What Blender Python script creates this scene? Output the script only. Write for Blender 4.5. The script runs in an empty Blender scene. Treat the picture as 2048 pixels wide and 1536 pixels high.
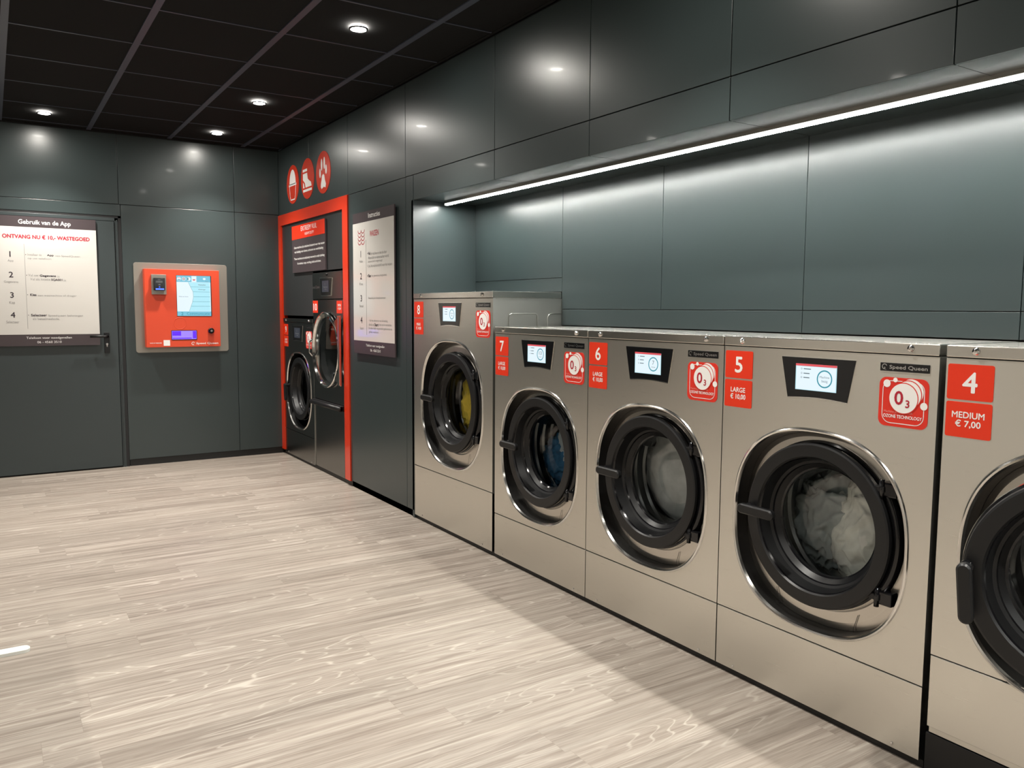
import bpy, bmesh, math, random
from mathutils import Vector, Matrix, noise
PI = math.pi
sc = bpy.context.scene
C = sc.collection

# ------------------------------------------------------------------ camera
yaw, pitch, roll = 0.5694, -0.0913, 0.0064
fw = Vector((math.sin(yaw)*math.cos(pitch), math.cos(yaw)*math.cos(pitch), math.sin(pitch)))
rt = Vector((math.cos(yaw), -math.sin(yaw), 0)); up = rt.cross(fw)
rt, up = rt*math.cos(roll)+up*math.sin(roll), up*math.cos(roll)-rt*math.sin(roll)
cd = bpy.data.cameras.new('camera'); cam = bpy.data.objects.new('camera', cd); C.objects.link(cam)
cd.sensor_width = 36; cd.lens = 1626.67/2048*36; cd.clip_start = .05
M = Matrix((rt, up, -fw)).transposed().to_4x4(); M.translation = (-2.2472, 0, 1.3397)
cam.matrix_world = M; sc.camera = cam

# ------------------------------------------------------------------ world and render look
w = bpy.data.worlds.new('world'); sc.world = w; w.use_nodes = True
w.node_tree.nodes['Background'].inputs[0].default_value = (.85, .92, 1, 1)
w.node_tree.nodes['Background'].inputs[1].default_value = .02
sc.view_settings.view_transform = 'Standard'; sc.view_settings.look = 'None'
sc.view_settings.gamma = 1; sc.view_settings.exposure = 0.0
sc.view_settings.use_curve_mapping = False
cy = sc.cycles
cy.use_denoising = True; cy.max_bounces = 8; cy.diffuse_bounces = 4; cy.glossy_bounces = 4
cy.transparent_max_bounces = 12; cy.caustics_reflective = False; cy.caustics_refractive = False
cy.sample_clamp_indirect = 4

ZC = 2.7535      # ceiling
YB = 7.461       # back wall
NX = .448        # depth of the niche over the machines
Z1, Z2 = 2.167, 2.014
LED_W, SPOT_W = 205.0, 170.0

def spot(loc, power, size=1.8, blend=.75, r=.03, color=(1, .955, .88)):
    l = bpy.data.lights.new('downlight_beam', 'SPOT'); l.energy = power; l.spot_size = size; l.spot_blend = blend
    l.shadow_soft_size = r; l.color = color
    o = bpy.data.objects.new('downlight_beam', l); o.location = loc; C.objects.link(o)
    return o

# ------------------------------------------------------------------ materials
def mat(name, col, rough=.5, metal=0, spec=.5, emit=None, estr=0, coat=0, coatr=.05, aniso=0):
    m = bpy.data.materials.new(name); m.use_nodes = True
    b = m.node_tree.nodes['Principled BSDF']
    b.inputs['Base Color'].default_value = (*col, 1); b.inputs['Roughness'].default_value = rough
    b.inputs['Metallic'].default_value = metal; b.inputs['Specular IOR Level'].default_value = spec
    b.inputs['Coat Weight'].default_value = coat; b.inputs['Coat Roughness'].default_value = coatr
    if emit: b.inputs['Emission Color'].default_value = (*emit, 1); b.inputs['Emission Strength'].default_value = estr
    return m

class NT:
    def __init__(s, m): s.t = m.node_tree; s.n = s.t.nodes; s.l = s.t.links; s.b = s.n['Principled BSDF']
    def add(s, typ, **k):
        n = s.n.new(typ)
        for a, v in k.items(): setattr(n, a, v)
        return n
    def math(s, op, a, b=None, c=None):
        n = s.add('ShaderNodeMath', operation=op)
        for i, v in enumerate((a, b, c)):
            if v is None: continue
            if isinstance(v, (int, float)): n.inputs[i].default_value = v
            else: s.l.new(v, n.inputs[i])
        return n.outputs[0]
    def link(s, a, b): s.l.new(a, b)
    def comb(s, x, y, z=0):
        n = s.add('ShaderNodeCombineXYZ')
        for i, v in enumerate((x, y, z)):
            if isinstance(v, (int, float)): n.inputs[i].default_value = v
            else: s.l.new(v, n.inputs[i])
        return n.outputs[0]
    def noise(s, vec, scale=1, detail=3, rough=.55, dist=0):
        n = s.add('ShaderNodeTexNoise'); n.inputs['Scale'].default_value = scale; n.inputs['Detail'].default_value = detail
        n.inputs['Roughness'].default_value = rough; n.inputs['Distortion'].default_value = dist
        s.l.new(vec, n.inputs['Vector']); return n.outputs[0]
    def ramp(s, f, stops):
        n = s.add('ShaderNodeValToRGB'); cr = n.color_ramp
        while len(cr.elements) < len(stops): cr.elements.new(.5)
        for e, (p, c) in zip(cr.elements, stops):
            e.position = p; e.color = (*c, 1) if len(c) == 3 else c
        s.l.new(f, n.inputs[0]); return n.outputs[0]
    def mix(s, f, a, b, blend='MIX'):
        n = s.add('ShaderNodeMix', data_type='RGBA', blend_type=blend)
        for i, v in ((0, f), (6, a), (7, b)):
            if isinstance(v, (int, float)): n.inputs[i].default_value = v
            elif isinstance(v, tuple): n.inputs[i].default_value = (*v, 1)
            else: s.l.new(v, n.inputs[i])
        return n.outputs[2]

def steel_mat(name, col, rough, aniso=.75):
    m = mat(name, col, rough, 1); t = NT(m)
    uv = t.add('ShaderNodeUVMap', uv_map='UVMap')
    tan = t.add('ShaderNodeTangent', direction_type='UV_MAP', uv_map='UVMap')
    t.b.inputs['Anisotropic'].default_value = aniso; t.b.inputs['Anisotropic Rotation'].default_value = .25
    t.link(tan.outputs[0], t.b.inputs['Tangent'])
    sp = t.add('ShaderNodeSeparateXYZ'); t.link(uv.outputs[0], sp.inputs[0])
    v = t.comb(t.math('MULTIPLY', sp.outputs[0], 5), t.math('MULTIPLY', sp.outputs[1], 700))
    g = t.noise(v, 1, 2)
    mr = t.add('ShaderNodeMapRange'); t.link(g, mr.inputs[0]); mr.inputs[3].default_value = rough-.02; mr.inputs[4].default_value = rough+.03
    t.link(mr.outputs[0], t.b.inputs['Roughness'])
    big = t.noise(t.comb(t.math('MULTIPLY', sp.outputs[0], 2.2), t.math('MULTIPLY', sp.outputs[1], 2.2)), 1, 2)
    bump = t.add('ShaderNodeBump'); bump.inputs['Strength'].default_value = .15; bump.inputs['Distance'].default_value = .004
    t.link(big, bump.inputs['Height']); t.link(bump.outputs[0], t.b.inputs['Normal'])
    return m

STEEL = steel_mat('brushed_stainless', (.77, .75, .69), .28)
DARKREFL = steel_mat('stainless_dark_reflections', (.24, .24, .235), .22)  # stainless darkened in colour to stand in for its dark reflections
LIDSTEEL = steel_mat('lid_stainless', (.72, .70, .65), .22)
DISH = mat('satin_steel', (.60, .57, .52), .26, 1)
CHROME = mat('chrome', (.85, .84, .82), .08, 1)
DRUMB = mat('drum_steel_reflections', (.72, .73, .74), .22, 1)  # brighter drum colour, imitates reflections in the glass door bowl
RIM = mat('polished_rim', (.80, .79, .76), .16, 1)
DRUM = mat('drum_steel_shaded', (.16, .165, .17), .34, 1)  # drum steel with the shade of the interior put into its colour
PLATE = mat('kiosk_plate_steel', (.34, .32, .28), .45, .7)
BLACK = mat('black_plastic', (.0065, .0068, .0075), .40, spec=.42)
GLOSSBLACK = mat('gloss_black', (.006, .006, .007), .12)
BLACKM = mat('black_matt', (.008, .008, .009), .6)
RUBBER = mat('rubber_gasket', (.004, .004, .004), .45, spec=.3)
RED = mat('sticker_red', (.74, .032, .006), .42)
OZRED = mat('sticker_crimson', (.68, .028, .014), .42)
KRED = mat('kiosk_red', (.68, .068, .025), .4)
FRED = mat('frame_red', (.66, .036, .008), .24, coat=.3)
CRIM = mat('print_crimson', (.42, .01, .03), .5)
WHITE = mat('print_white', (.86, .85, .83), .5)
PAPER = mat('sign_white', (.64, .62, .585), .3, coat=.5, coatr=.08)
SLATE = mat('sign_slate', (.060, .046, .050), .35)
INK = mat('print_ink', (.03, .02, .03), .5)
GREY = mat('print_grey', (.27, .265, .26), .5)
TXTRED = mat('print_rose', (.45, .03, .055), .5)
SILVER = mat('badge_silver', (.7, .7, .7), .25, 1)
WHITEMETAL = mat('white_powder_coat', (.72, .74, .70), .4)

def emat(name, col, s): return mat(name, (0, 0, 0), .25, emit=col, estr=s)
E_WHITE = emat('screen_white', (.80, .93, 1.0), 1.0)
E_PALE = emat('screen_pale', (.55, .85, .93), .95)
E_RED = emat('screen_red', (.95, .12, .14), .8)
E_TEAL = emat('screen_teal', (.05, .36, .46), .8)
E_DGREY = emat('screen_text', (.22, .30, .34), .6)
E_CYAN = emat('screen_cyan', (.22, .62, .80), .9)
E_LCYAN = emat('screen_light_cyan', (.48, .88, 1.0), .95)
E_DIM = emat('screen_dim', (.05, .055, .07), .8)
E_LBLUE = emat('reader_blue', (.05, .12, 1.0), 3.0)
E_LGREY = emat('reader_grey', (.5, .5, .48), .25)
E_VIOLET = emat('slot_violet', (.02, .004, 1.0), 7)
E_LILAC = emat('slot_lilac', (.30, .20, 1.0), 1.3)
E_LED = emat('led_white', (1, 1, .95), LED_W)
E_LEDS = emat('led_side_glow', (1, 1, .95), 1.9)
E_LAMP = emat('lamp_warm', (1, .95, .87), 620)

def glass_mat(name, tint, gloss=.12):
    m = bpy.data.materials.new(name); m.use_nodes = True
    t = m.node_tree; t.nodes.clear()
    o = t.nodes.new('ShaderNodeOutputMaterial'); mx = t.nodes.new('ShaderNodeMixShader')
    tr = t.nodes.new('ShaderNodeBsdfTransparent'); gl = t.nodes.new('ShaderNodeBsdfGlossy')
    lw = t.nodes.new('ShaderNodeLayerWeight'); lw.inputs[0].default_value = .5
    p5 = t.nodes.new('ShaderNodeMath'); p5.operation = 'POWER'; p5.inputs[1].default_value = 5; t.links.new(lw.outputs['Facing'], p5.inputs[0])
    fr = t.nodes.new('ShaderNodeMath'); fr.operation = 'MULTIPLY_ADD'; fr.inputs[1].default_value = .9; fr.inputs[2].default_value = .06; t.links.new(p5.outputs[0], fr.inputs[0])
    tr.inputs[0].default_value = (*tint, 1); gl.inputs['Roughness'].default_value = .02; gl.inputs[0].default_value = (.9, .9, .9, 1)
    t.links.new(fr.outputs[0], mx.inputs[0]); t.links.new(tr.outputs[0], mx.inputs[1]); t.links.new(gl.outputs[0], mx.inputs[2])
    t.links.new(mx.outputs[0], o.inputs[0]); return m
GLASS = glass_mat('door_glass', (.93, .95, .94))

# wall panels: coated sheet metal, dark green grey
def wall_mat(name, col, rough, spec=.55):
    m = mat(name, col, rough, spec=spec, coat=.02, coatr=.06); t = NT(m)
    return m
WALL = wall_mat('dark_wall_panel', (.033, .046, .047), .31, spec=.6)
INFILL = wall_mat('anthracite_infill', (.022, .025, .026), .45)
DOORM = wall_mat('door_leaf_coat', (.034, .045, .047), .42)
TOE = mat('black_toe_board', (.006, .006, .006), .5)
CEIL = mat('black_ceiling_tile', (.0060, .0064, .0066), .9, spec=.2)
GRID = mat('ceiling_grid', (.050, .060, .088), .42)
SIDE = mat('side_sheet_steel', (.50, .50, .47), .38, 1)
TABLETOP = mat('table_laminate', (.30, .28, .25), .45)
LEFTW = mat('pale_wall', (.60, .58, .54), .7)  # unseen walls, pale tone made up to brighten reflections in the steel fronts

def floor_mat():
    m = mat('oak_vinyl_planks', (.5, .45, .38), .42, spec=.35); t = NT(m)
    tc = t.add('ShaderNodeTexCoord'); sp = t.add('ShaderNodeSeparateXYZ'); t.link(tc.outputs['Object'], sp.inputs[0])
    x, y = sp.outputs[0], sp.outputs[1]
    PW, PL = .15, 1.0
    yr = t.math('DIVIDE', t.math('ADD', y, .051), PW)
    row = t.math('FLOOR', yr); fy = t.math('FRACT', yr)
    wn = t.add('ShaderNodeTexWhiteNoise', noise_dimensions='1D'); t.link(row, wn.inputs['W'])
    xr = t.math('ADD', t.math('DIVIDE', x, PL), t.math('MULTIPLY', wn.outputs[0], 7.3))
    colm = t.math('FLOOR', xr); fx = t.math('FRACT', xr)
    w2 = t.add('ShaderNodeTexWhiteNoise', noise_dimensions='2D'); t.link(t.comb(row, colm), w2.inputs['Vector'])
    pid = w2.outputs[0]
    off = t.math('MULTIPLY', pid, 37.0)
    # broad streaks along the plank
    g1 = t.noise(t.comb(t.math('MULTIPLY', x, .95), t.math('MULTIPLY', y, 34), off), 1, 5, .7, .3)
    g2 = t.noise(t.comb(t.math('MULTIPLY', x, 5), t.math('MULTIPLY', y, 120), off), 1, 3, .6)
    base = t.ramp(g1, [(.27, (.160, .128, .104)), (.40, (.238, .200, .168)), (.50, (.305, .263, .224)), (.60, (.360, .318, .274)), (.75, (.42, .38, .33))])
    fine = t.ramp(g2, [(.3, (.80, .79, .78)), (.7, (1.10, 1.10, 1.10))])
    c = t.mix(1.0, base, fine, 'MULTIPLY')
    # light open-grain figure with cathedral loops
    nz = t.noise(t.comb(t.math('MULTIPLY', x, .85), t.math('MULTIPLY', y, 6.5), off), 1, 1, .4, .05)
    ph = t.math('MULTIPLY', nz, 26.0)
    s = t.math('ABSOLUTE', t.math('SUBTRACT', t.math('FRACT', ph), .5))
    jit = t.noise(t.comb(t.math('MULTIPLY', x, 9), t.math('MULTIPLY', y, 90), off), 1, 2)
    ln = t.math('ADD', s, t.math('MULTIPLY', t.math('SUBTRACT', jit, .5), .22))
    vein = t.ramp(ln, [(.0, (1, 1, 1)), (.04, (.75, .75, .75)), (.10, (0, 0, 0))])
    msk = t.noise(t.comb(t.math('MULTIPLY', x, 1.2), t.math('MULTIPLY', y, 4), t.math('ADD', off, 9)), 1, 2)
    mk = t.ramp(msk, [(.42, (0, 0, 0)), (.62, (1, 1, 1))])
    vm = t.math('MULTIPLY', vein, t.math('MULTIPLY', mk, .45))
    c = t.mix(vm, c, (.62, .57, .50))
    # tone per plank
    tone = t.ramp(pid, [(0, (.86, .855, .85)), (1, (1.07, 1.07, 1.07))])
    c = t.mix(1.0, c, tone, 'MULTIPLY')
    ex = t.math('LESS_THAN', t.math('MINIMUM', fx, t.math('SUBTRACT', 1.0, fx)), .0009)
    ey = t.math('LESS_THAN', t.math('MINIMUM', fy, t.math('SUBTRACT', 1.0, fy)), .004)
    e = t.math('MULTIPLY', t.math('MAXIMUM', ex, ey), .45)
    c = t.mix(e, c, (.20, .17, .14))
    t.link(c, t.b.inputs['Base Color'])
    return m
FLOOR = floor_mat()

# ------------------------------------------------------------------ mesh building
class MB:
    def __init__(s): s.v = []; s.f = []; s.m = []; s.mats = []; s.sm = []
    def mi(s, m):
        if m not in s.mats: s.mats.append(m)
        return s.mats.index(m)
    def raw(s, vs, fs, m, smooth=False):
        o = len(s.v); s.v += [tuple(v) for v in vs]; i = s.mi(m)
        for f in fs: s.f.append([o+k for k in f]); s.m.append(i); s.sm.append(smooth)
        return s
    def box(s, a, b, m, bev=0):
        x0, y0, z0 = (min(a[i], b[i]) for i in range(3)); x1, y1, z1 = (max(a[i], b[i]) for i in range(3))
        if bev <= 0:
            vs = [(x0, y0, z0), (x1, y0, z0), (x1, y1, z0), (x0, y1, z0), (x0, y0, z1), (x1, y0, z1), (x1, y1, z1), (x0, y1, z1)]
            return s.raw(vs, [(3, 2, 1, 0), (4, 5, 6, 7), (0, 1, 5, 4), (1, 2, 6, 5), (2, 3, 7, 6), (3, 0, 4, 7)], m)
        bm = bmesh.new(); bmesh.ops.create_cube(bm, size=1)
        for v in bm.verts: v.co = Vector(((x0+x1)/2+v.co.x*(x1-x0), (y0+y1)/2+v.co.y*(y1-y0), (z0+z1)/2+v.co.z*(z1-z0)))
        bmesh.ops.bevel(bm, geom=bm.edges[:], offset=bev, segments=2, affect='EDGES', profile=.5)
        bm.verts.index_update()
        vs = [v.co.copy() for v in bm.verts]; fs = [[v.index for v in f.verts] for f in bm.faces]; bm.free()
        return s.raw(vs, fs, m)
    def tube(s, pts, r, m, seg=8, closed=False):
        P = [Vector(p) for p in pts]; n = len(P); rings = []
        for i, p in enumerate(P):
            a = P[(i-1) % n] if (closed or i > 0) else p; b = P[(i+1) % n] if (closed or i < n-1) else p
            t = (b-a).normalized(); u = t.orthogonal().normalized() if i == 0 else (pu - t*pu.dot(t)).normalized(); pu = u
            w_ = t.cross(u); rings.append([p+(u*math.cos(k*2*PI/seg)+w_*math.sin(k*2*PI/seg))*r for k in range(seg)])
        vs = [v for q in rings for v in q]; fs = []
        for i in range(n if closed else n-1):
            j = (i+1) % n
            for k in range(seg): fs.append((i*seg+k, i*seg+(k+1) % seg, j*seg+(k+1) % seg, j*seg+k))
        if not closed: fs += [tuple(range(seg))[::-1], tuple((n-1)*seg+k for k in range(seg))]
        return s.raw(vs, fs, m, True)
    def build(s, name, parent=None, loc=None, uv=False, bevel=0):
        me = bpy.data.meshes.new(name); me.from_pydata(s.v, [], s.f)
        for m in s.mats: me.materials.append(m)
        me.polygons.foreach_set('material_index', s.m); me.polygons.foreach_set('use_smooth', s.sm)
        if uv:
            l = me.uv_layers.new(name='UVMap')
            for p in me.polygons:
                nx, ny, nz = (abs(c) for c in p.normal)
                for li in p.loop_indices:
                    c = me.vertices[me.loops[li].vertex_index].co
                    l.data[li].uv = (c.y, c.z) if nx >= max(ny, nz) else ((c.x, c.z) if ny >= nz else (c.y, c.x))
        me.validate(); me.update()
        o = bpy.data.objects.new(name, me); C.objects.link(o)
        if parent: o.parent = parent
        if loc: o.location = loc
        if bevel:
            b = o.modifiers.new('bevel', 'BEVEL'); b.width = bevel; b.segments = 2; b.limit_method = 'ANGLE'
        return o

def empty(name, loc, label, cat, group=None):
    o = bpy.data.objects.new(name, None); C.objects.link(o); o.location = loc; o.empty_display_size = .1
    return tag(o, label, cat, group)
def tag(o, label, cat, group=None):
    o['label'] = label; o['category'] = cat
    if group: o['group'] = group
    return o
def struct(o): o['kind'] = 'structure'; return o

# frames: (a = viewer's right, b = up, n = out of the surface)
def FR(a, b, n): return (-n, -a, b)          # things facing -x (right wall, machine fronts)
def FB(a, b, n): return (a, -n, b)           # things facing -y (back wall)

def poly(mb, fr, pts, n, m): return mb.raw([fr(a, b, n) for a, b in pts], [tuple(range(len(pts)))], m)
def rrect(a0, b0, a1, b1, r, seg=6):
    out = []
    for cx, cy_, st in ((a1-r, b0+r, -PI/2), (a1-r, b1-r, 0), (a0+r, b1-r, PI/2), (a0+r, b0+r, PI)):
        for k in range(seg+1): t = st+k*PI/2/seg; out.append((cx+r*math.cos(t), cy_+r*math.sin(t)))
    return out
def circ(a, b, r, seg=32, r2=None, t0=0, t1=2*PI):
    r2 = r if r2 is None else r2
    full = abs(t1-t0-2*PI) < 1e-6; k = seg if full else seg+1
    return [(a+r*math.cos(t0+(t1-t0)*i/seg), b+r2*math.sin(t0+(t1-t0)*i/seg)) for i in range(k)]
def prism(mb, fr, pts, n0, n1, m, cham=0, mside=None):
    """solid from n0 (back) to n1 (front) with an optional chamfered front edge"""
    N = len(pts); ca = sum(p[0] for p in pts)/N; cb = sum(p[1] for p in pts)/N
    lay = [(pts, n0), (pts, n1-cham)]
    if cham:
        inn = []
        for i in range(N):
            p, q, r_ = Vector(pts[i-1]), Vector(pts[i]), Vector(pts[(i+1) % N])
            d = ((q-p).normalized()+(r_-q).normalized()).normalized(); nn = Vector((-d.y, d.x))
            if nn.dot(Vector((ca, cb))-q) < 0: nn = -nn
            inn.append(tuple(q+nn*cham))
        lay.append((inn, n1))
    vs = [fr(a, b, n) for L, n in lay for a, b in L]; fs = []
    for k in range(len(lay)-1):
        for i in range(N): j = (i+1) % N; fs.append((k*N+i, k*N+j, (k+1)*N+j, (k+1)*N+i))
    mb.raw(vs, fs, mside or m); L = len(lay)-1
    mb.raw(vs[L*N:], [tuple(range(N))], m); mb.raw(vs[:N], [tuple(range(N))[::-1]], m)
    return mb
def ringband(mb, fr, ca, cb, r0, r1, n, m, seg=40, t0=0, t1=2*PI):
    vs = []
    for i in range(seg+1):
        t = t0+(t1-t0)*i/seg
        vs += [fr(ca+r0*math.cos(t), cb+r0*math.sin(t), n), fr(ca+r1*math.cos(t), cb+r1*math.sin(t), n)]
    return mb.raw(vs, [(2*i, 2*i+1, 2*i+3, 2*i+2) for i in range(seg)], m)
def polyline(mb, fr, pts, wd, n, m, closed=False):
    N = len(pts)
    for i in range(N if closed else N-1):
        p, q = Vector(pts[i]), Vector(pts[(i+1) % N])
        if (q-p).length < 1e-7: continue
        d = (q-p).normalized(); s_ = Vector((-d.y, d.x))*wd/2; e = d*wd*.2
        poly(mb, fr, [tuple(p-e-s_), tuple(q+e-s_), tuple(q+e+s_), tuple(p-e+s_)], n, m)
def lathe(mb, fr, ca, cb, prof, m, seg=72, t0=0, t1=2*PI, smooth=True):
    """prof: list of (radius, n) or (radius, n, material for the band that follows)"""
    full = abs(t1-t0-2*PI) < 1e-6; K = seg if full else seg+1
    for i in range(len(prof)-1):
        r0, n0 = prof[i][:2]; r1, n1 = prof[i+1][:2]; mm = prof[i][2] if len(prof[i]) > 2 else m
        vs = []
        for k in range(K):
            t = t0+(t1-t0)*k/seg; c, s_ = math.cos(t), math.sin(t)
            vs += [fr(ca+r0*c, cb+r0*s_, n0), fr(ca+r1*c, cb+r1*s_, n1)]
        fs = []
        for k in range(seg): j = (k+1) % K; fs.append((2*k, 2*k+1, 2*j+1, 2*j))
        mb.raw(vs, fs, mm, smooth)
    return mb

_tc = {}
def glyphs(body, bold):
    if (body, bold) in _tc: return _tc[(body, bold)]
    cu = bpy.data.curves.new('t', 'FONT'); cu.body = body; cu.offset = bold; cu.resolution_u = 3
    o = bpy.data.objects.new('t', cu); C.objects.link(o)
    dg = bpy.context.evaluated_depsgraph_get(); dg.update()
    me = bpy.data.meshes.new_from_object(o.evaluated_get(dg))
    vs = [(v.co.x, v.co.y) for v in me.vertices]; fs = [tuple(p.vertices) for p in me.polygons]
    bpy.data.objects.remove(o); bpy.data.curves.remove(cu); bpy.data.meshes.remove(me)
    _tc[(body, bold)] = (vs, fs); return vs, fs
def text(mb, fr, body, a0, b0, a1, b1, n, m, bold=.012):
    """lettering fitted to the box a0..a1, b0..b1"""
    vs, fs = glyphs(body, 0)
    if not vs: return
    x0 = min(v[0] for v in vs); x1 = max(v[0] for v in vs); y0 = min(v[1] for v in vs); y1 = max(v[1] for v in vs)
    sx = (a1-a0)/(x1-x0); sy = (b1-b0)/(y1-y0)
    if len(body) == 1: c_ = (a0+a1)/2; sx = sy*1.05; a0 = c_-(x1-x0)*sx/2
    k = (b1-b0)*bold*2.1
    for dx, dy, dn in ([(0, 0, 0)] if bold < .006 else [(-k, 0, 0), (k, 0, 2e-5), (0, k, 4e-5), (0, -k, 6e-5)]):
        mb.raw([fr(a0+(x-x0)*sx+dx, b0+(y-y0)*sy+dy, n+dn) for x, y in vs], fs, m)

# ------------------------------------------------------------------ room shell
XL, YF, XR = -4.9, -3.2, 1.0
struct(MB().box((XL, YF, -.06), (XR, YB+.1, 0), FLOOR).build('floor'))
# right wall: a dark core with panels hung on it, joints 4 mm
mb = MB()
g = .002; T = .012
ys = [-3.2, -1.946, -1.138, -.33, .475, 1.283, 2.087, 2.896, 3.694, 4.773, 5.755, 6.613, YB]
def panel(y0, y1, z0, z1): mb.box((0, y0+g, z0+g), (T, y1-g, z1-g), WALL, .0012)
for a, b in zip(ys, ys[1:]):
    panel(a, b, Z1, ZC-.012)
    if b <= 3.7: panel(a, b, Z2-g, Z1)
panel(3.694, 4.66, Z2-g, Z1)
panel(4.664, 4.773, .045, Z1); panel(4.773, 5.755, .045, Z1)
mb.box((T, YF, Z2+.004), (XR, YB, ZC), BLACKM)                       # body of the bulkhead
mb.box((T, 4.69, 0), (XR, 5.755, Z2+.004), BLACKM)
mb.box((.97, YF, 0), (XR, YB, Z2), BLACKM)
mb.box((T, YF, Z2), (NX, 4.66, Z2+.004), WALL)                       # niche ceiling
for y in (1.283, 2.087, 2.896, 3.694): mb.box((.02, y-.001, Z2-.0006), (NX, y+.001, Z2), BLACKM)
mb.box((0, 4.664, .0), (NX+.02, 4.69, Z2), WALL)                     # niche side cheek
# niche back wall
def npan(y0, y1, z0, z1): mb.box((NX, y0+.0015, z0+.0015), (NX+.012, y1-.0015, z1-.0015), WALL, .001)
yn = [-3.2, -1.94, -1.13, -.33, .475, 1.285, 2.093, 2.899, 3.700]
for a, b in zip(yn, yn[1:]):
    npan(a, b, 1.343, Z2+.002)
npan(3.700, 4.664, 1.518, Z2+.002); npan(3.700, 4.664, 1.440, 1.518)
for a, b in ((-3.2, -.33), (-.33, .475), (.475, 1.285), (1.285, 2.093), (2.093, 3.700)): npan(a, b, 1.254, 1.343)
mb.box((NX+.012, YF, 1.254), (NX+.03, 3.697, Z2), BLACKM); mb.box((NX+.012, 3.697, 1.440), (NX+.03, 4.664, Z2), BLACKM)
# infill around the heavy duty machines
mb.box((.004, 6.560, 1.275), (.011, YB, 2.10), INFILL); mb.box((.004, 5.755, 1.640), (.011, 6.560, 2.10), INFILL)
mb.box((T, 5.755, 2.07), (.3, YB, Z2+.2), BLACKM)
struct(mb.build('wall_right'))
# red portal frame
mb = MB()
F0, F1, FZ = 5.750, YB-.002, 2.169
prism(mb, FR, [(-F1, .042), (-F1+.085, .042), (-F1+.085, 2.075), (-5.855, 2.075), (-5.855, .042), (-F0, .042), (-F0, FZ), (-F1, FZ)], -.04, .010, FRED)
t_ = mb.build('trim_1', bevel=.0015); struct(t_)

# back wall
mb = MB()
SB = 2.178
def bpan(x0, x1, z0, z1): mb.box((x0+g, YB-.012, z0+g), (x1-g, YB, z1-g), WALL, .0012)
xs = [-4.9, -4.1, -3.18, -2.25, -1.3205, -.395, 0]
for a, b in zip(xs, xs[1:]): bpan(a, b, SB, ZC-.012)
bpan(-1.3205+.012, -.395, .055, SB); bpan(-.395, -.0, .055, SB)
bpan(-2.305, -1.3205+.012, 2.082, SB); bpan(-3.2, -2.305, .055, SB); bpan(-4.9, -3.2, .055, SB)
mb.box((XL, YB, 0), (XR, YB+.1, ZC), BLACKM)
struct(mb.build('wall_back'))
struct(MB().box((-1.300, YB-.006, 0), (-.0, YB, .055), TOE).build('baseboard_back'))
struct(MB().box((.012, 4.66, 0), (.03, 7.45, .044), TOE).build('baseboard_right'))
struct(MB().box((XL-.1, YF, 0), (XL, YB+.1, ZC), LEFTW).build('wall_left'))
struct(MB().box((XL, YF-.1, 0), (XR, YF, ZC), LEFTW).build('wall_front'))
# ceiling: tiles between an exposed grid
mb = MB()
bx = [-2.125+.6035*k for k in range(-5, 6)]
by = [6.73-.6065*k for k in range(-1, 17)]
bx2 = [XL]+[x for x in bx if XL+.1 < x < -.1]+[0.0]
by2 = [YF]+sorted(y for y in by if YF+.1 < y < YB-.1)+[YB]
for x0, x1 in zip(bx2, bx2[1:]):
    for y0, y1 in zip(by2, by2[1:]): mb.box((x0+.004, y0+.003, ZC), (x1-.004, y1-.003, ZC+.02), CEIL)
mb.box((XL, YF, ZC+.02), (XR, YB, ZC+.05), BLACKM)
for x in bx2[1:-1]: mb.box((x-.017, YF, ZC-.006), (x+.017, YB-.03, ZC+.012), GRID)
for y in by2[1:-1]: mb.box((XL, y-.006, ZC-.003), (-.02, y+.006, ZC+.012), GRID)
mb.box((-.02, YF, ZC-.004), (0, YB, ZC+.01), CEIL); mb.box((XL, YB-.035, ZC-.004), (0, YB-.013, ZC+.01), CEIL)
struct(mb.build('ceiling'))

# steel door set in the back wall with its frame
D0, D1, DZ = -2.290, -1.362, 2.036
mb = MB()
prism(mb, lambda a, b, n: (a, YB-n, b), [(D0, .012), (D1, .012), (D1, DZ), (D0, DZ)], .004, .026, DOORM, .002)
door = struct(mb.build('door_1'))
mb = MB()
for x0, x1 in ((D1+.004, -1.3305), (-2.322, D0-.004)):
    mb.box((x0, YB-.016, 0), (x1, YB+.002, 2.066), DOORM, .0015); mb.box(((x0+x1)/2-.002, YB-.022, 0), ((x0+x1)/2+.006, YB-.016, 2.05), DOORM)
mb.box((-2.322, YB-.016, DZ+.004), (-1.3305, YB+.002, 2.066), DOORM, .0015)
mb.box((-1.3305, YB-.0135, 0), (-1.3085, YB+.002, 2.08), BLACKM); mb.box((-2.33, YB-.0135, 2.066), (-1.3085, YB+.002, 2.08), BLACKM)
mb.build('door_frame', door)
mb = MB(); FD = lambda a, b, n: (a, YB-.026-n, b)
prism(mb, FD, rrect(-1.468, .962, -1.428, 1.132, .004), 0, .009, BLACK, .002)
lathe(mb, FD, -1.447, 1.100, [(.011, .0), (.011, .05)], BLACK, 20)
mb.tube([(-1.447, YB-.076, 1.100), (-1.47, YB-.080, 1.100), (-1.575, YB-.080, 1.101)], .0095, BLACK, 12)
h = mb.build('door_handle', door)
mb = MB(); prism(mb, FD, rrect(-1.4525, 1.012, -1.4425, 1.040, .0045), .009, .013, SILVER, .001)
lathe(mb, FD, -1.4475, 1.036, [(.0085, .009), (.0085, .014), (0, .014)], SILVER, 20)
mb.build('lock_cylinder', door)['label'] = 'bright metal lock cylinder'

# ------------------------------------------------------------------ washers
def se(t, a, b, n=2.45):
    c, s_ = math.cos(t), math.sin(t)
    return (a*math.copysign(abs(c)**(2/n), c), b*math.copysign(abs(s_)**(2/n), s_))

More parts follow.
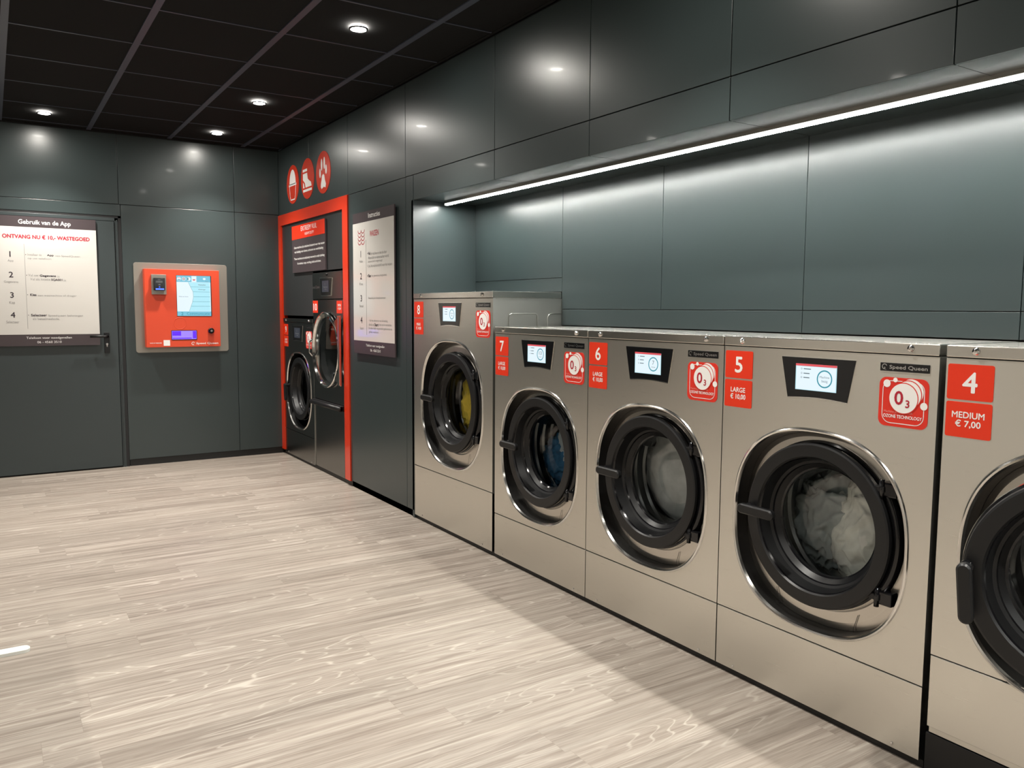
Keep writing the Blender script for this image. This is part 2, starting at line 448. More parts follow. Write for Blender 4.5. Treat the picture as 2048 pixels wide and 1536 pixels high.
def front_with_hole(mb, W, z0, z1, ca, cb, A, B, n, m):
    """flat front sheet W wide between z0 and z1 with a rounded opening"""
    ts = sorted([2*PI*k/128 for k in range(128)]); outer = []; inner = []
    cor = [(W/2, z0-cb), (W/2, z1-cb), (-W/2, z1-cb), (-W/2, z0-cb)]
    ang = [math.atan2(y, x) % (2*PI) for x, y in cor]
    pts = [(t, None) for t in ts]
    for t in ts:
        x, y = se(t, A, B); th = math.atan2(y, x) % (2*PI)
        inner.append((ca+x, cb+y)); k = min((W/2)/abs(math.cos(th)) if abs(math.cos(th)) > 1e-9 else 9e9,
            ((z1-cb) if math.sin(th) > 0 else (cb-z0))/abs(math.sin(th)) if abs(math.sin(th)) > 1e-9 else 9e9)
        outer.append([k*math.cos(th), cb+k*math.sin(th), th])
    for (x, y), a_ in zip(cor, ang):                       # snap the nearest ray to each corner
        i = min(range(len(outer)), key=lambda q: min(abs(outer[q][2]-a_), 2*PI-abs(outer[q][2]-a_)))
        outer[i][0], outer[i][1] = x, y+cb
    N = len(ts); vs = [FR(o[0], o[1], n) for o in outer]+[FR(a, b, n) for a, b in inner]
    mb.raw(vs, [(i, (i+1) % N, N+(i+1) % N, N+i) for i in range(N)], m)

cache = {}
def part(key, name, parent, fn, loc=None, **kw):
    """build a part once, afterwards copy it with obj.copy()"""
    if key in cache:
        o = cache[key].copy(); C.objects.link(o); o.parent = parent
        if loc is not None: o.location = loc
        return o
    mb = MB(); fn(mb); o = mb.build(name, parent, loc, **kw); cache[key] = o; return o

def sticker_box(mb, a0, b0, a1, b1, m, r=.006): prism(mb, FR, rrect(a0, b0, a1, b1, r), .0, .0012, m)

def ozone(mb, a0, b0, a1, b1):
    W, H = a1-a0, b1-b0; X = lambda s: a0+s*W; Y = lambda t: b1-t*H
    prism(mb, FR, rrect(a0, b0, a1, b1, .022), 0, .0012, OZRED)
    polyline(mb, FR, rrect(X(.08), Y(.93), X(.92), Y(.07), .026), .0022, .0016, WHITE, True)
    for i, (cx, cy_, r) in enumerate(((.66, .27, .245), (.60, .33, .26), (.51, .41, .285))):
        if i: poly(mb, FR, circ(X(cx), Y(cy_), r*W+.0028, 40), .0019+i*.0004, OZRED if i < 3 else WHITE)
        poly(mb, FR, circ(X(cx), Y(cy_), r*W, 40), .0021+i*.0004, WHITE)
    for cx, cy_, r in ((.16, .13, .075), (.33, .05, .045), (.92, .53, .072)):
        poly(mb, FR, circ(X(cx), Y(cy_), r*W, 20), .0022, WHITE)
    text(mb, FR, '0', X(.34), Y(.54), X(.50), Y(.27), .0034, CRIM, .012)
    text(mb, FR, '3', X(.54), Y(.59), X(.66), Y(.44), .0034, CRIM, .012)
    text(mb, FR, 'Machine powered with', X(.12), Y(.735), X(.70), Y(.675), .0018, mat_pink, .0)
    text(mb, FR, 'OZONE TECHNOLOGY', X(.11), Y(.82), X(.89), Y(.755), .0020, WHITE, .012)
mat_pink = mat('print_pink', (.85, .30, .27), .5)

def logo(mb, fr, a, b, r, n, m):
    ringband(mb, fr, a, b, r*.72, r, n, m, 24, PI*.12, PI*1.62)
    poly(mb, fr, [(a-r*.1, b-r*.1), (a+r*.35, b-r*.35), (a+r*.15, b-r*.6), (a+r*.75, b-r*1.25), (a+r*.2, b-r*.95), (a-r*.05, b-r*.6)], n, m)

def screen_mesh(mb, a0, b0, a1, b1, big, small, lit=True):
    W, H = a1-a0, b1-b0; X = lambda s: a0+s*W; Y = lambda t: b1-t*H; n = .0042
    if not lit:
        poly(mb, FR, [(a0, b0), (a1, b0), (a1, b1), (a0, b1)], n, E_DIM)
        text(mb, FR, '1', X(.42), Y(.42), X(.5), Y(.2), n+.0004, E_LGREY, .02)
        text(mb, FR, 'Machine', X(.22), Y(.62), X(.8), Y(.5), n+.0004, E_LGREY, .02); text(mb, FR, 'vrij', X(.38), Y(.82), X(.64), Y(.7), n+.0004, E_LGREY, .02)
        return
    poly(mb, FR, [(a0, b0), (a1, b0), (a1, b1), (a0, b1)], n, E_PALE)
    poly(mb, FR, [(X(.02), Y(.98)), (X(.98), Y(.98)), (X(.98), Y(.1)), (X(.02), Y(.1))], n+.0002, E_WHITE)
    poly(mb, FR, [(a0, Y(.085)), (a1, Y(.085)), (a1, b1), (a0, b1)], n+.0004, E_RED)
    ringband(mb, FR, X(.715), Y(.53), H*.285, H*.335, n+.0004, E_TEAL, 40)
    if small:
        text(mb, FR, big, X(.645), Y(.55), X(.785), Y(.36), n+.0006, E_DGREY, 0); text(mb, FR, small, X(.64), Y(.69), X(.79), Y(.63), n+.0006, E_DGREY, 0)
    else:
        text(mb, FR, 'Machine', X(.60), Y(.50), X(.83), Y(.42), n+.0006, E_DGREY, 0); text(mb, FR, 'bezig', X(.65), Y(.68), X(.79), Y(.56), n+.0006, E_DGREY, 0)
    for t, wd in ((.19, .18), (.36, .15), (.52, .15)):
        ringband(mb, FR, X(.15), Y(t), .002, .003, n+.0006, E_DGREY, 10)
        poly(mb, FR, [(X(.2), Y(t+.02)), (X(.2+wd), Y(t+.02)), (X(.2+wd), Y(t-.015)), (X(.2), Y(t-.015))], n+.0006, E_DGREY)

def make_washer(yc, W, ztop, zlid, zseam, zbot, oc, oa, ob, rc, R, number, size, price, label, big=None, small=None,
                lit=True, ajar=0, S=None, DM=None, hang=False, flange=False, visible_logo=True):
    t = empty('washing_machine', (0, yc, 0), label, 'washing machine', 'washing machines in the row along the wall')
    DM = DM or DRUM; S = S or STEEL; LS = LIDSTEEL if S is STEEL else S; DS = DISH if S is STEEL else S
    key = (round(W, 3), round(ztop, 3), round(zseam, 3), S.name)
    DEP = .80
    def body(mb):
        z0 = zseam+.002; z1 = zlid-.003
        front_with_hole(mb, W-.004, z0, z1, 0, oc, oa, ob, 0, S)
        hw = W/2-.002
        for a, b in (((0, hw), (DEP, hw)), ((DEP, -hw), (0, -hw))):
            mb.raw([(a[0], a[1], zbot), (b[0], b[1], zbot), (b[0], b[1], z1+.002), (a[0], a[1], z1+.002)], [(0, 1, 2, 3)], SIDE)
        mb.raw([(DEP, -hw, zbot), (DEP, hw, zbot), (DEP, hw, z1), (DEP, -hw, z1)], [(0, 1, 2, 3)], SIDE)
        mb.raw([(.001, -hw, zbot), (DEP, -hw, zbot), (DEP, hw, zbot), (.001, hw, zbot)], [(0, 1, 2, 3)], SIDE)
        mb.raw([(.004, -hw, z0), (.004, hw, z0), (.004, hw, zbot), (.004, -hw, zbot)], [(0, 1, 2, 3)], BLACKM)
        mb.raw([(.003, -hw, z1-.001), (.003, hw, z1-.001), (.003, hw, ztop-.006), (.003, -hw, ztop-.006)], [(0, 1, 2, 3)], BLACKM)
        # inside of the tub: basin mouth, dark chamber
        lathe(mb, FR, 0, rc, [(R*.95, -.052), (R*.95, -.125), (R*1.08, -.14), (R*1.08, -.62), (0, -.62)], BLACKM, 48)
    part(('body',)+key, 'cabinet', t, body, uv=True)
    def drum(mb):
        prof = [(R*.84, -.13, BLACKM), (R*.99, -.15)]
        for k in range(8): prof += [(R*.99, -.15-k*.05-.02), (R*.96, -.15-k*.05-.03)]
        prof += [(R*.99, -.58), (R*.6, -.60), (0, -.57)]
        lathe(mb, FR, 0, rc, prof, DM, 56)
        for q in range(3):                                       # lifters
            th = q*2*PI/3+.5; c, s_ = math.cos(th), math.sin(th)
            P = lambda r, d, n: FR(r*c-d*s_, rc+r*s_+d*c, n)
            vs = [P(R*.98, -.04, -.17), P(R*.98, .04, -.17), P(R*.78, .012, -.19), P(R*.78, -.012, -.19), P(R*.98, -.04, -.56), P(R*.98, .04, -.56), P(R*.78, .012, -.54), P(R*.78, -.012, -.54)]
            mb.raw(vs, [(0, 1, 2, 3), (7, 6, 5, 4), (0, 3, 7, 4), (1, 5, 6, 2), (3, 2, 6, 7)], DM)
    part(('drum', R, rc, DM.name), 'drum', t, drum)
    def lid(mb): mb.box((-.004, -W/2+.002, zlid), (DEP, W/2-.002, ztop), LS, .003)
    L = part(('lid',)+key, 'lid', t, lid, uv=True)
    def low(mb):
        mb.box((0, -W/2+.002, zbot), (.02, W/2-.002, zseam-.002), S, .0015)
        if flange: mb.box((.006, -W/2+.012, zbot-.018), (.02, W/2-.006, zbot+.001), S)
    lp = part(('low',)+key, 'lower_panel', t, low, uv=True)
    def screw(mb): lathe(mb, FR, 0, 0, [(.0105, 0), (.0105, .002), (.008, .006), (.003, .0075), (.0015, .006), (0, .006)], CHROME, 20)
    sx = .314 if W < .9 else .372
    for s_ in (-1, 1): part('screw', 'screw', L, screw, (-.0045, s_*sx, (ztop+zlid)/2+.001))
    def scr2(mb): lathe(mb, FR, 0, 0, [(.005, 0), (.004, .003), (0, .004)], CHROME, 12)
    for s_ in (-1, 1): part('screw2', 'screw', lp, scr2, (-.0003 if not flange else .0055, s_*(.10 if flange else sx), zbot+.014 if not flange else zbot-.009))
    # surround of the recess: bright rim, black wall, satin dish
    def surround(mb):
        N = 128; rows = [(1.012, .0, .0002, RIM), (1.004, .0, .0040, RIM), (.992, .0, .0058, RIM), (.978, .0, .0035, RIM), (.966, 0, -.005, RUBBER), (.960, 0, -.030, RUBBER), (.952, 0, -.052, None)]
        P = []
        for sc_, _, n, _m in rows:
            P.append([(se(2*PI*k/N, oa*sc_, ob*sc_), n) for k in range(N)])
        for i in range(len(rows)-1):
            vs = [FR(a, oc+b, n) for (a, b), n in P[i]]+[FR(a, oc+b, n) for (a, b), n in P[i+1]]
            mb.raw(vs, [(k, (k+1) % N, N+(k+1) % N, N+k) for k in range(N)], rows[i][3], True)
    part(('sur', oa, ob, oc), 'recess_rim', t, surround)
    def dish(mb):
        N = 128; o_ = [se(2*PI*k/N, oa*.95, ob*.95) for k in range(N)]
        steps = [(0, -.051), (.3, -.047), (.7, -.046), (1, -.052)]
        P = []
        for f, n in steps:
            P.append([FR(a*(1-f)+f*R*.95*math.cos(math.atan2(b, a)), (oc+b)*(1-f)+f*(rc+R*.95*math.sin(math.atan2(b, a))), n) for a, b in o_])
        for i in range(3): mb.raw(P[i]+P[i+1], [(k, (k+1) % N, N+(k+1) % N, N+k) for k in range(N)], DS, True)
        for s_ in (-.15, .14):                                   # cover joints in the lower dish
            polyline(mb, lambda a, b, n: FR(a, b, n), [(s_*1.0, oc-ob*.955), (s_, oc-ob*.86), (s_*1.1, oc-ob*.72)], .0022, -.0425, BLACKM)
    part(('dish', S.name, oa, ob, oc, R), 'recess_dish', t, dish)
    # black hinge cover between ring and recess wall
    HC = R+.012
    def hcover(mb):
        K = 24; t0, t1 = -.68, .58; vs = []
        for i in range(K+1):
            th = t0+(t1-t0)*i/K; c, s_ = math.cos(th), math.sin(th)
            vs += [FR(R*.99*c, rc+R*.99*s_, -.05), FR(R*1.0*c, rc+R*1.0*s_, -.018), FR((R+.018)*c, rc+(R+.018)*s_, -.022), FR((R+.022)*c, rc+(R+.022)*s_, -.05)]
        fs = [(4*i+q, 4*i+q+1, 4*i+q+5, 4*i+q+4) for i in range(K) for q in range(3)]+[(0, 1, 2, 3), (4*K+3, 4*K+2, 4*K+1, 4*K)]
        mb.raw(vs, fs, GLOSSBLACK, True)
    part(('hc', R, rc), 'hinge_cover', t, hcover)
    def hinge(mb):
        mb.box((.014, -.060, -.022), (.052, -.002, .022), GLOSSBLACK, .005)
        mb.tube([(.014, -.012, -.030), (.014, -.012, .030)], .008, GLOSSBLACK, 12)
        mb.box((.008, -.022, -.010), (.03, .012, .010), BLACK, .003)
    for z in (.60, -.62): part('hinge', 'hinge', t, hinge, (0, -R*.80, rc+z*R))
    # door: ring, glass bowl, handle, hinged on the right
    px = R+.012                                                # pivot
    def ring(mb):
        sh = lambda a, b, n: (-n-.05, -(a-px), b)
        pr = [(R*.955, -.050, CHROME), (R*1.014, -.048, CHROME), (R*1.016, -.042, CHROME), (R*1.010, -.037, GLOSSBLACK), (R*.988, -.034, GLOSSBLACK), (R*.992, -.012, BLACK), (R*.985, -.003, BLACK), (R*.965, .0, BLACK),
              (R*.83, .0, BLACK), (R*.812, -.006, GLOSSBLACK), (R*.80, -.012, BLACK), (R*.765, -.046, BLACK), (R*.735, -.052, GLOSSBLACK), (R*.725, -.058, BLACK), (R*.70, -.066, BLACK), (R*.675, -.074, GLOSSBLACK),
              (R*.655, -.078, BLACK), (R*.655, -.090, BLACK), (R*.72, -.090, BLACK), (R*.75, -.050, BLACK), (R*.955, -.050)]
        lathe(mb, sh, 0, rc, pr, BLACK, 96)
    d = part(('ring', R, rc), 'door', t, ring, (.05, -px, 0)); d.rotation_euler.z = 0
    def bowl(mb):
        sh = lambda a, b, n: (-n-.05, -(a-px), b)
        lathe(mb, sh, 0, rc, [(R*.66, -.078), (R*.645, -.095), (R*.62, -.135), (R*.57, -.158), (R*.4, -.170), (R*.2, -.174), (.0, -.175)], GLASS, 64)
    bw = part(('bowl', R, rc), 'door_glass', d, bowl)
    def handle(mb):
        for n0, n1, w_ in ((.030, .050, .0175),):
            pts = circ(.0, 0, w_, 10, None, PI/2, 3*PI/2)+circ(.120, 0, w_, 10, None, -PI/2, PI/2)
            prism(mb, FR, pts, n0, n1, BLACK, .005)
        lathe(mb, FR, 0, 0, [(.013, -.004), (.013, .032)], BLACK, 16)
        lathe(mb, FR, .0, 0, [(.016, -.004), (.016, .006), (.013, .008)], GLOSSBLACK, 16)
    hd = part('handle', 'door_handle', d, handle, (-.05, px+R*.945, rc+.010))
    hd.rotation_euler.x = 0
    if hang: hd.rotation_euler.x = math.radians(85); hd.location.z = rc+.012; hd.location.y = px+R*.95
    if ajar: d.rotation_euler.z = math.radians(ajar)
    # control display
    o8 = .008 if W > .9 else .003
    zt = ztop-.061
    dx = 0.0
    def disp(mb):
        a0, a1, b1, b0 = -.142, .137, zt, zt-.134
        out = [(a0, b1), (a1, b1)]; K = 8
        bot = [(.112-.226*k/K, b0+.006*math.sin(PI*k/K)) for k in range(K+1)]
        prism(mb, FR, [(a0-.002, b1+.001), (a1+.002, b1+.001)]+[(a, b-.003) for a, b in bot], .0, .0015, CHROME)
        prism(mb, FR, out+bot, .0, .0035, GLOSSBLACK, .0008)
    dp = part(('disp', zt), 'control_panel', t, disp)
    mb = MB(); screen_mesh(mb, -.083, zt-.106, .073, zt-.020, big, small, lit); mb.build('screen', dp)
    ea = W/2
    if visible_logo:
        def badge(mb):
            a0, a1, b0, b1 = ea-.181, ea-.029, ztop-.085, ztop-.061
            prism(mb, FR, rrect(a0-.001, b0-.001, a1+.001, b1+.001, .001), 0, .001, SILVER); prism(mb, FR, rrect(a0, b0, a1, b1, .001), 0, .003, GLOSSBLACK)
            logo(mb, FR, a0+.014, (b0+b1)/2+.001, .0085, .0034, SILVER)
            text(mb, FR, 'Speed Queen', a0+.030, b0+.004, a1-.005, b1-.006, .0034, SILVER, .012)
        part(('badge', W, ztop), 'nameplate', t, badge)
        def oz(mb): ozone(mb, ea-.182, ztop-.249, ea-.028, ztop-.103)
        part(('oz', W, ztop), 'ozone_sticker', t, oz)
    nb = ztop-.052; na = -ea+.008
    mb = MB(); sticker_box(mb, na, nb-.098, na+.125, nb, RED)
    text(mb, FR, number, na+.042, nb-.077, na+.083, nb-.022, .0017, WHITE, .012); mb.build('number_sticker', t)['label'] = 'red sticker with a white '+number
    pb = nb-.104
    mb = MB(); sticker_box(mb, na, pb-.098, na+.125, pb, RED)
    wd = .033 if size == 'LARGE' else (.044 if size == 'MEDIUM' else .026)
    text(mb, FR, size, na+.062-wd, pb-.044, na+.062+wd, pb-.027, .0017, WHITE, .012)
    text(mb, FR, price, na+.028, pb-.071, na+.097, pb-.050, .0017, WHITE, .012); mb.build('price_sticker', t)
    return t

common = dict(ztop=1.25, zlid=1.2164, zseam=.248, zbot=.024, oc=.618, oa=.333, ob=.337, rc=.637, R=.276)
Wm = .8015
y7 = 3.6795
m7 = make_washer(y7-Wm/2, Wm, number='7', size='LARGE', price='€ 10,00', big='13', small='minuten',
    label='stainless washing machine with red number 7 sticker, blue wash behind its door', **common)
m6 = make_washer(y7-1.5*Wm, Wm, number='6', size='LARGE', price='€ 10,00', big='7', small='minuten',
    label='stainless washing machine with red number 6 sticker, washing blurred grey behind its door', **common)
m5 = make_washer(y7-2.5*Wm, Wm, number='5', size='LARGE', price='€ 10,00', big='', small='',
    label='stainless washing machine with red number 5 sticker, pale washing behind its door', **common)
m4 = make_washer(1.2595-.3975, .795, 1.25, 1.2164, .355, .141, .663, .333, .337, .684, .276, '4', 'MEDIUM', '€ 7,00',
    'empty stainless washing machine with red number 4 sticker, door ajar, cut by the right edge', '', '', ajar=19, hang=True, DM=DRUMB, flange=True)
m8 = make_washer((4.6611+3.6995)/2, .9616, 1.4366, 1.402, .350, .025, .780, .378, .378, .793, .288+.008, '8', 'MAXI', '€ 14,00',
    'tallest wide stainless washing machine with red number 8 sticker, yellow laundry inside', '', '')
m9 = make_washer(6.972, Wm, number='9', size='LARGE', price='€ 10,00', big='', small='', lit=False, hang=True, S=DARKREFL,
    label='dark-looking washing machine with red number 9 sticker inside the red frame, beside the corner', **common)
# emboss on the visible side of the tall machine
mb = MB()
def sd(x0, x1, z0, z1, r=.02):
    pts = [(x0, -.4825, z0)]+[(x0+r-r*math.cos(k*PI/8), -.4825, z1-r+r*math.sin(k*PI/8)) for k in range(5)]+[(x1-r+r*math.sin(k*PI/8), -.4825, z1-r+r*math.cos(k*PI/8)) for k in range(5)]+[(x1, -.4825, z0)]
    mb.tube(pts, .0028, SIDE, 8)
sd(.098, .284, 1.10, 1.318)
mb.tube([(.353, -.4815, 1.10), (.353, -.4815, 1.298), (.359, -.4815, 1.312), (.373, -.4815, 1.318), (.443, -.4815, 1.318)], .0025, SIDE, 8)
mb.box((.018, -.4832, 1.395), (.443, -.4795, 1.3995), SIDE)
mb.build('side_sheet_pressing', m8)

# plinths under the row
t_ = struct(MB().box((.012, 1.268, 0), (.78, 4.66, .0235), TOE).build('trim_2'))
mb = MB(); mb.box((.004, -.45, 0), (.78, 1.262, .119), BLACK, .002)
tag(mb.build('plinth'), 'low black plinth on the floor lifting the machine numbered 4', 'plinth')

# ------------------------------------------------------------------ tumble dryer in the red frame
dry = empty('tumble_dryer', (0, 6.2205, 0), 'tall dark-looking steel tumble dryer with red number 10 sticker and round glass door', 'tumble dryer')
DW = .672; hw = DW/2
mb = MB()
DC, DR = 1.010, .292
front_with_hole(mb, DW, .600, 1.408, -.008, DC, DR, DR, 0, DARKREFL)
for s_ in (-1, 1):
    mb.raw([(0, s_*hw, .035), (.9, s_*hw, .035), (.9, s_*hw, 1.628), (0, s_*hw, 1.628)], [(0, 1, 2, 3)], SIDE)
mb.raw([(.0, -hw, 1.628), (.9, -hw, 1.628), (.9, hw, 1.628), (.0, hw, 1.628)], [(0, 1, 2, 3)], SIDE)
mb.box((0, -hw, .035), (.02, hw, .553), DARKREFL, .002)
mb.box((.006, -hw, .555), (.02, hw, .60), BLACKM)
mb.box((-.004, -hw, 1.412), (.02, hw, 1.625), DARKREFL, .004)
mb.box((-.006, hw-.008, .035), (.0, hw, .553), SIDE)
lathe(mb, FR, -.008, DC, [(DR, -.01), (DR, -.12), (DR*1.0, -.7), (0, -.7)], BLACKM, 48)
mb.build('cabinet', dry, uv=True)
mb = MB(); lathe(mb, FR, -.008, DC, [(.23, -.06), (.285, -.08), (.285, -.6), (0, -.6)], DRUM, 56)
for q in range(4):
    th = q*PI/2+.9; c, s_ = math.cos(th), math.sin(th)
    mb.tube([FR(-.008+.27*c, DC+.27*s_, -.1), FR(-.008+.27*c, DC+.27*s_, -.55)], .02, DRUM, 8)
mb.build('drum', dry)
mb = MB()
mb.tube([(-.030, hw-.006, .572), (-.030, -hw+.004, .572)], .019, BLACK, 12)
mb.box((-.03, -hw+.004, .556), (.0, hw-.006, .596), BLACK, .004)
mb.build('lint_drawer_bar', dry)
mb = MB()
lathe(mb, FR, -.008, DC, [(.292, 0), (.300, .014), (.302, .024), (.296, .030), (.288, .028), (.282, .010), (.262, .004), (.258, -.02)], CHROME, 72)
mb.box((-.034, -hw-.012, .750), (-.022, -hw+.038, 1.285), CHROME, .003)
prism(mb, FR, [(.20, 1.235), (hw-.02, 1.285), (hw-.02, 1.245), (.262, 1.13)], .018, .026, CHROME)
prism(mb, FR, [(.20, .785), (hw-.02, .755), (hw-.02, .80), (.25, .87)], .018, .026, CHROME)
dd = mb.build('door', dry)
mb = MB(); lathe(mb, FR, -.008, DC, [(.284, .012), (.26, .018), (.15, .022), (0, .023)], GLASS, 56); mb.build('door_glass', dd)
mb = MB(); mb.tube([FR(-.285, 1.09, .03), FR(-.30, 1.06, .05), FR(-.30, .98, .05), FR(-.285, .95, .03)], .007, CHROME, 10); mb.build('door_handle', dd)
mb = MB()
for s_ in (.262,):
    mb.box((-.044, -hw-.014, .757), (-.030, -hw+.008, 1.275), DISH, .003)
mb.build('hinge', dry)
mb = MB()
prism(mb, FR, [(-.148, 1.583), (.127, 1.578), (.098, 1.437), (-.118, 1.437)], .004, .009, CHROME)
prism(mb, FR, [(-.138, 1.578), (.125, 1.575), (.096, 1.442), (-.112, 1.442)], .004, .011, GLOSSBLACK)
cp = mb.build('control_panel', dry)
mb = MB(); screen_mesh(mb, -.084, 1.468, .068, 1.557, '', '', False)
o_ = mb.build('screen', cp); o_.location.x = -.0085
mb = MB(); text(mb, FR, 'Speed Queen', -.345, 1.492, -.165, 1.524, .0052, SILVER, .012); mb.build('nameplate', dry)
mb = MB(); prism(mb, FR, circ(.0, 1.606, .010, 16), .004, .012, GLOSSBLACK, .002); mb.build('lock', dry)
mb = MB(); sticker_box(mb, -.343, 1.303, -.222, 1.401, RED); text(mb, FR, '10', -.325, 1.322, -.243, 1.377, .0017, WHITE, .012); mb.build('number_sticker', dry)
mb = MB(); sticker_box(mb, .204, 1.302, .324, 1.398, RED); text(mb, FR, 'DRYER', .232, 1.355, .297, 1.372, .0017, WHITE, .012); text(mb, FR, '€ 2,00', .235, 1.328, .294, 1.347, .0017, WHITE, .012); mb.build('price_sticker', dry)
mb = MB(); mb.box((.03, -hw, .0), (.85, hw, .035), BLACKM); mb.build('foot_plinth', dry)
mb = MB(); mb.box((.03, -.39, 0), (.78, .39, .024), BLACKM); mb.build('foot_plinth', m9)

# ------------------------------------------------------------------ laundry
def cloth(name, y, z, cx, rad, sq, seed, m, label, rough=.5, amp=.28, group=None):
    bm = bmesh.new(); bmesh.ops.create_icosphere(bm, subdivisions=6, radius=1)
    for v in bm.verts:
        p = v.co.copy(); q = p*1.5+Vector((seed*7.1, seed*3.3, seed))
        f = 1-abs(noise.noise(q+Vector([noise.noise(q*1.3+Vector((k, 0, 0))) for k in (0, 5, 9)])))*2
        f2 = 1-abs(noise.noise(q*2.7+Vector((3, 1, 2))))*2
        f3 = noise.noise(q*.7)
        k = 1+amp*(f-.5)*.8+amp*(f2-.5)*.35+f3*.4*amp
        v.co = Vector((p.x*k*sq[0], p.y*k*sq[1], p.z*k*sq[2]))*rad
    me = bpy.data.meshes.new(name); bm.to_mesh(me); bm.free()
    for p in me.polygons: p.use_smooth = True
    me.materials.append(m); o = bpy.data.objects.new(name, me); C.objects.link(o); o.location = (cx, y, z)
    return tag(o, label, 'laundry', group)
def fabric(name, c):
    m = mat(name, c, .9, spec=.2); t = NT(m); tc = t.add('ShaderNodeTexCoord')
    n = t.noise(tc.outputs['Object'], 9, 3); r = t.ramp(n, [(.35, tuple(v*.72 for v in c)), (.65, c)]); t.link(r, t.b.inputs['Base Color'])
    b = t.add('ShaderNodeBump'); b.inputs['Strength'].default_value = .3; b.inputs['Distance'].default_value = .01
    t.link(t.noise(tc.outputs['Object'], 14, 3), b.inputs['Height']); t.link(b.outputs[0], t.b.inputs['Normal']); return m
y5, y6, y7c, y8 = y7-2.5*Wm, y7-1.5*Wm, y7-.5*Wm, (4.6611+3.6995)/2
cloth('bed_sheet', y5-.050, .590, .270, .175, (.5, .85, 1.1), 1.0, fabric('sheet_white', (.88, .90, .85)), 'crumpled off-white sheet against the door glass of machine 5')
cloth('towel', y5+.120, .590, .290, .165, (.5, .95, 1.05), 2.0, fabric('towel_grey', (.42, .48, .49)), 'grey wet towel low on the left inside machine 5')
cloth('shirt', y5+.045, .755, .370, .110, (.7, 1.15, .75), 3.7, fabric('shirt_sage', (.38, .40, .36)), 'sage grey shirt at the top inside machine 5')
cloth('wash_load', y6+.055, .640, .268, .225, (.36, 1.0, 1.0), 4.2, fabric('load_grey', (.56, .60, .61)), 'grey wash load behind the round glass of machine 6', amp=.06)
cloth('jeans', y7c+.115, .565, .262, .140, (.55, 1.0, .95), 5.1, fabric('denim_blue', (.03, .13, .27)), 'dark blue garment at the bottom inside machine 7')
cloth('towel', y7c+.045, .660, .235, .095, (.5, .7, 1.35), 6.6, fabric('towel_slate', (.36, .42, .46)), 'slate grey towel right of the blue garment inside machine 7')
cloth('pillowcase', y7c+.075, .775, .25, .075, (.5, .8, 1.0), 7.3, fabric('case_green', (.38, .52, .42)), 'small pale green cloth at the top inside machine 7')
cloth('blanket', y8+.095, .765, .262, .180, (.5, .85, 1.1), 8.8, fabric('blanket_yellow', (.75, .58, .08)), 'mustard yellow blanket inside machine 8')

# ------------------------------------------------------------------ LED strip under the niche ceiling
led = empty('led_strip_light', (.2, 0, 2.0), 'long white LED strip glowing under the niche ceiling above the washers', 'strip light')
mb = MB(); mb.box((-.0135, YF+.2, .004), (.0135, 4.606, .014), DISH)
for s_ in (-1, 1): mb.box((s_*.0115, YF+.2, .000), (s_*.0135, 4.606, .004), DISH)
mb.build('channel', led)
mb = MB(); mb.box((-.0115, YF+.2, -.010), (.0115, 4.604, .004), E_LEDS)
mb.raw([(-.011, YF+.2, -.0102), (-.011, 4.604, -.0102), (.011, 4.604, -.0102), (.011, YF+.2, -.0102)], [(0, 1, 2, 3)], E_LED); mb.build('diffuser', led)

# ------------------------------------------------------------------ ceiling downlights
lamps = [(-.615, 2.08, ''), (-.615, 4.01, 'downlight highest in the photo, nearest of the four lit ones'),
         (-.62, 5.80, 'middle downlight of the line running to the corner'), (-.632, 6.99, 'downlight near the back corner, above the kiosk'),
         (-1.850, 6.985, 'downlight above the door at far left'),
         (-2.4, 5.15, ''), (-2.42, 3.0, ''), (-.615, .2, ''), (-2.42, .6, ''), (-3.9, 5.2, ''), (-3.9, 2.4, ''), (-3.9, 0, ''), (-1.9, -1.6, '')]
def lampring(mb): lathe(mb, lambda a, b, n: (a, b, -n), 0, 0, [(.048, -.001), (.047, .004), (.040, .005), (.038, -.0)], BLACKM, 32)
def lens(mb): lathe(mb, lambda a, b, n: (a, b, -n), 0, 0, [(.037, .001), (.028, .005), (.0, .007)], E_LAMP, 24)
for x, y, lb in lamps:
    t = empty('ceiling_downlight', (x, y, ZC-.006), lb or 'recessed ceiling downlight outside the frame', 'ceiling light', 'recessed downlights')
    part('lampring', 'bezel', t, lampring, (0, 0, 0)); part('lens', 'lens', t, lens, (0, 0, 0))
    s = spot((0, 0, -.012), SPOT_W); s.parent = t

# ------------------------------------------------------------------ signs
def at(o, x=None, y=None): return o
# sign on the door
sg = empty('wall_sign', (0, YB-.045, 0), 'large white app instruction sign with dark bands fixed to the grey door', 'sign', 'white instruction signs')
A0, A1 = -2.202, -1.499
mb = MB(); prism(mb, FB, [(A0, 1.030), (A1, 1.030), (A1, 2.036), (A0, 2.036)], -.012, 0, SLATE)
mb.box((A0+.1, .012, 1.1), (A1-.1, .0188, 1.95), BLACKM); mb.build('board', sg)
mb = MB(); poly(mb, FB, [(A0, 1.120), (A1, 1.120), (A1, 1.953), (A0, 1.953)], .001, PAPER)
n = .0016
text(mb, FB, 'ONTVANG NU € 10,- WASTEGOED', -2.143, 1.860, -1.547, 1.895, n, TXTRED, .024)
mb.box((-2.0035, -.0016, 1.165), (-2.001, -.0012, 1.822), GREY)
for num, word, zc_, zw, wa, wb in (('1', 'App', 1.741, 1.688, -2.116, -2.077), ('2', 'Gegevens', 1.584, 1.526, -2.147, -2.052), ('3', 'Kies', 1.427, 1.368, -2.118, -2.080), ('4', 'Selecteer', 1.274, 1.218, -2.144, -2.058)):
    text(mb, FB, num, -2.111, zc_-.021, -2.085, zc_+.021, n, INK, .01); text(mb, FB, word, wa, zw-.009, wb, zw+.011, n, GREY, 0)
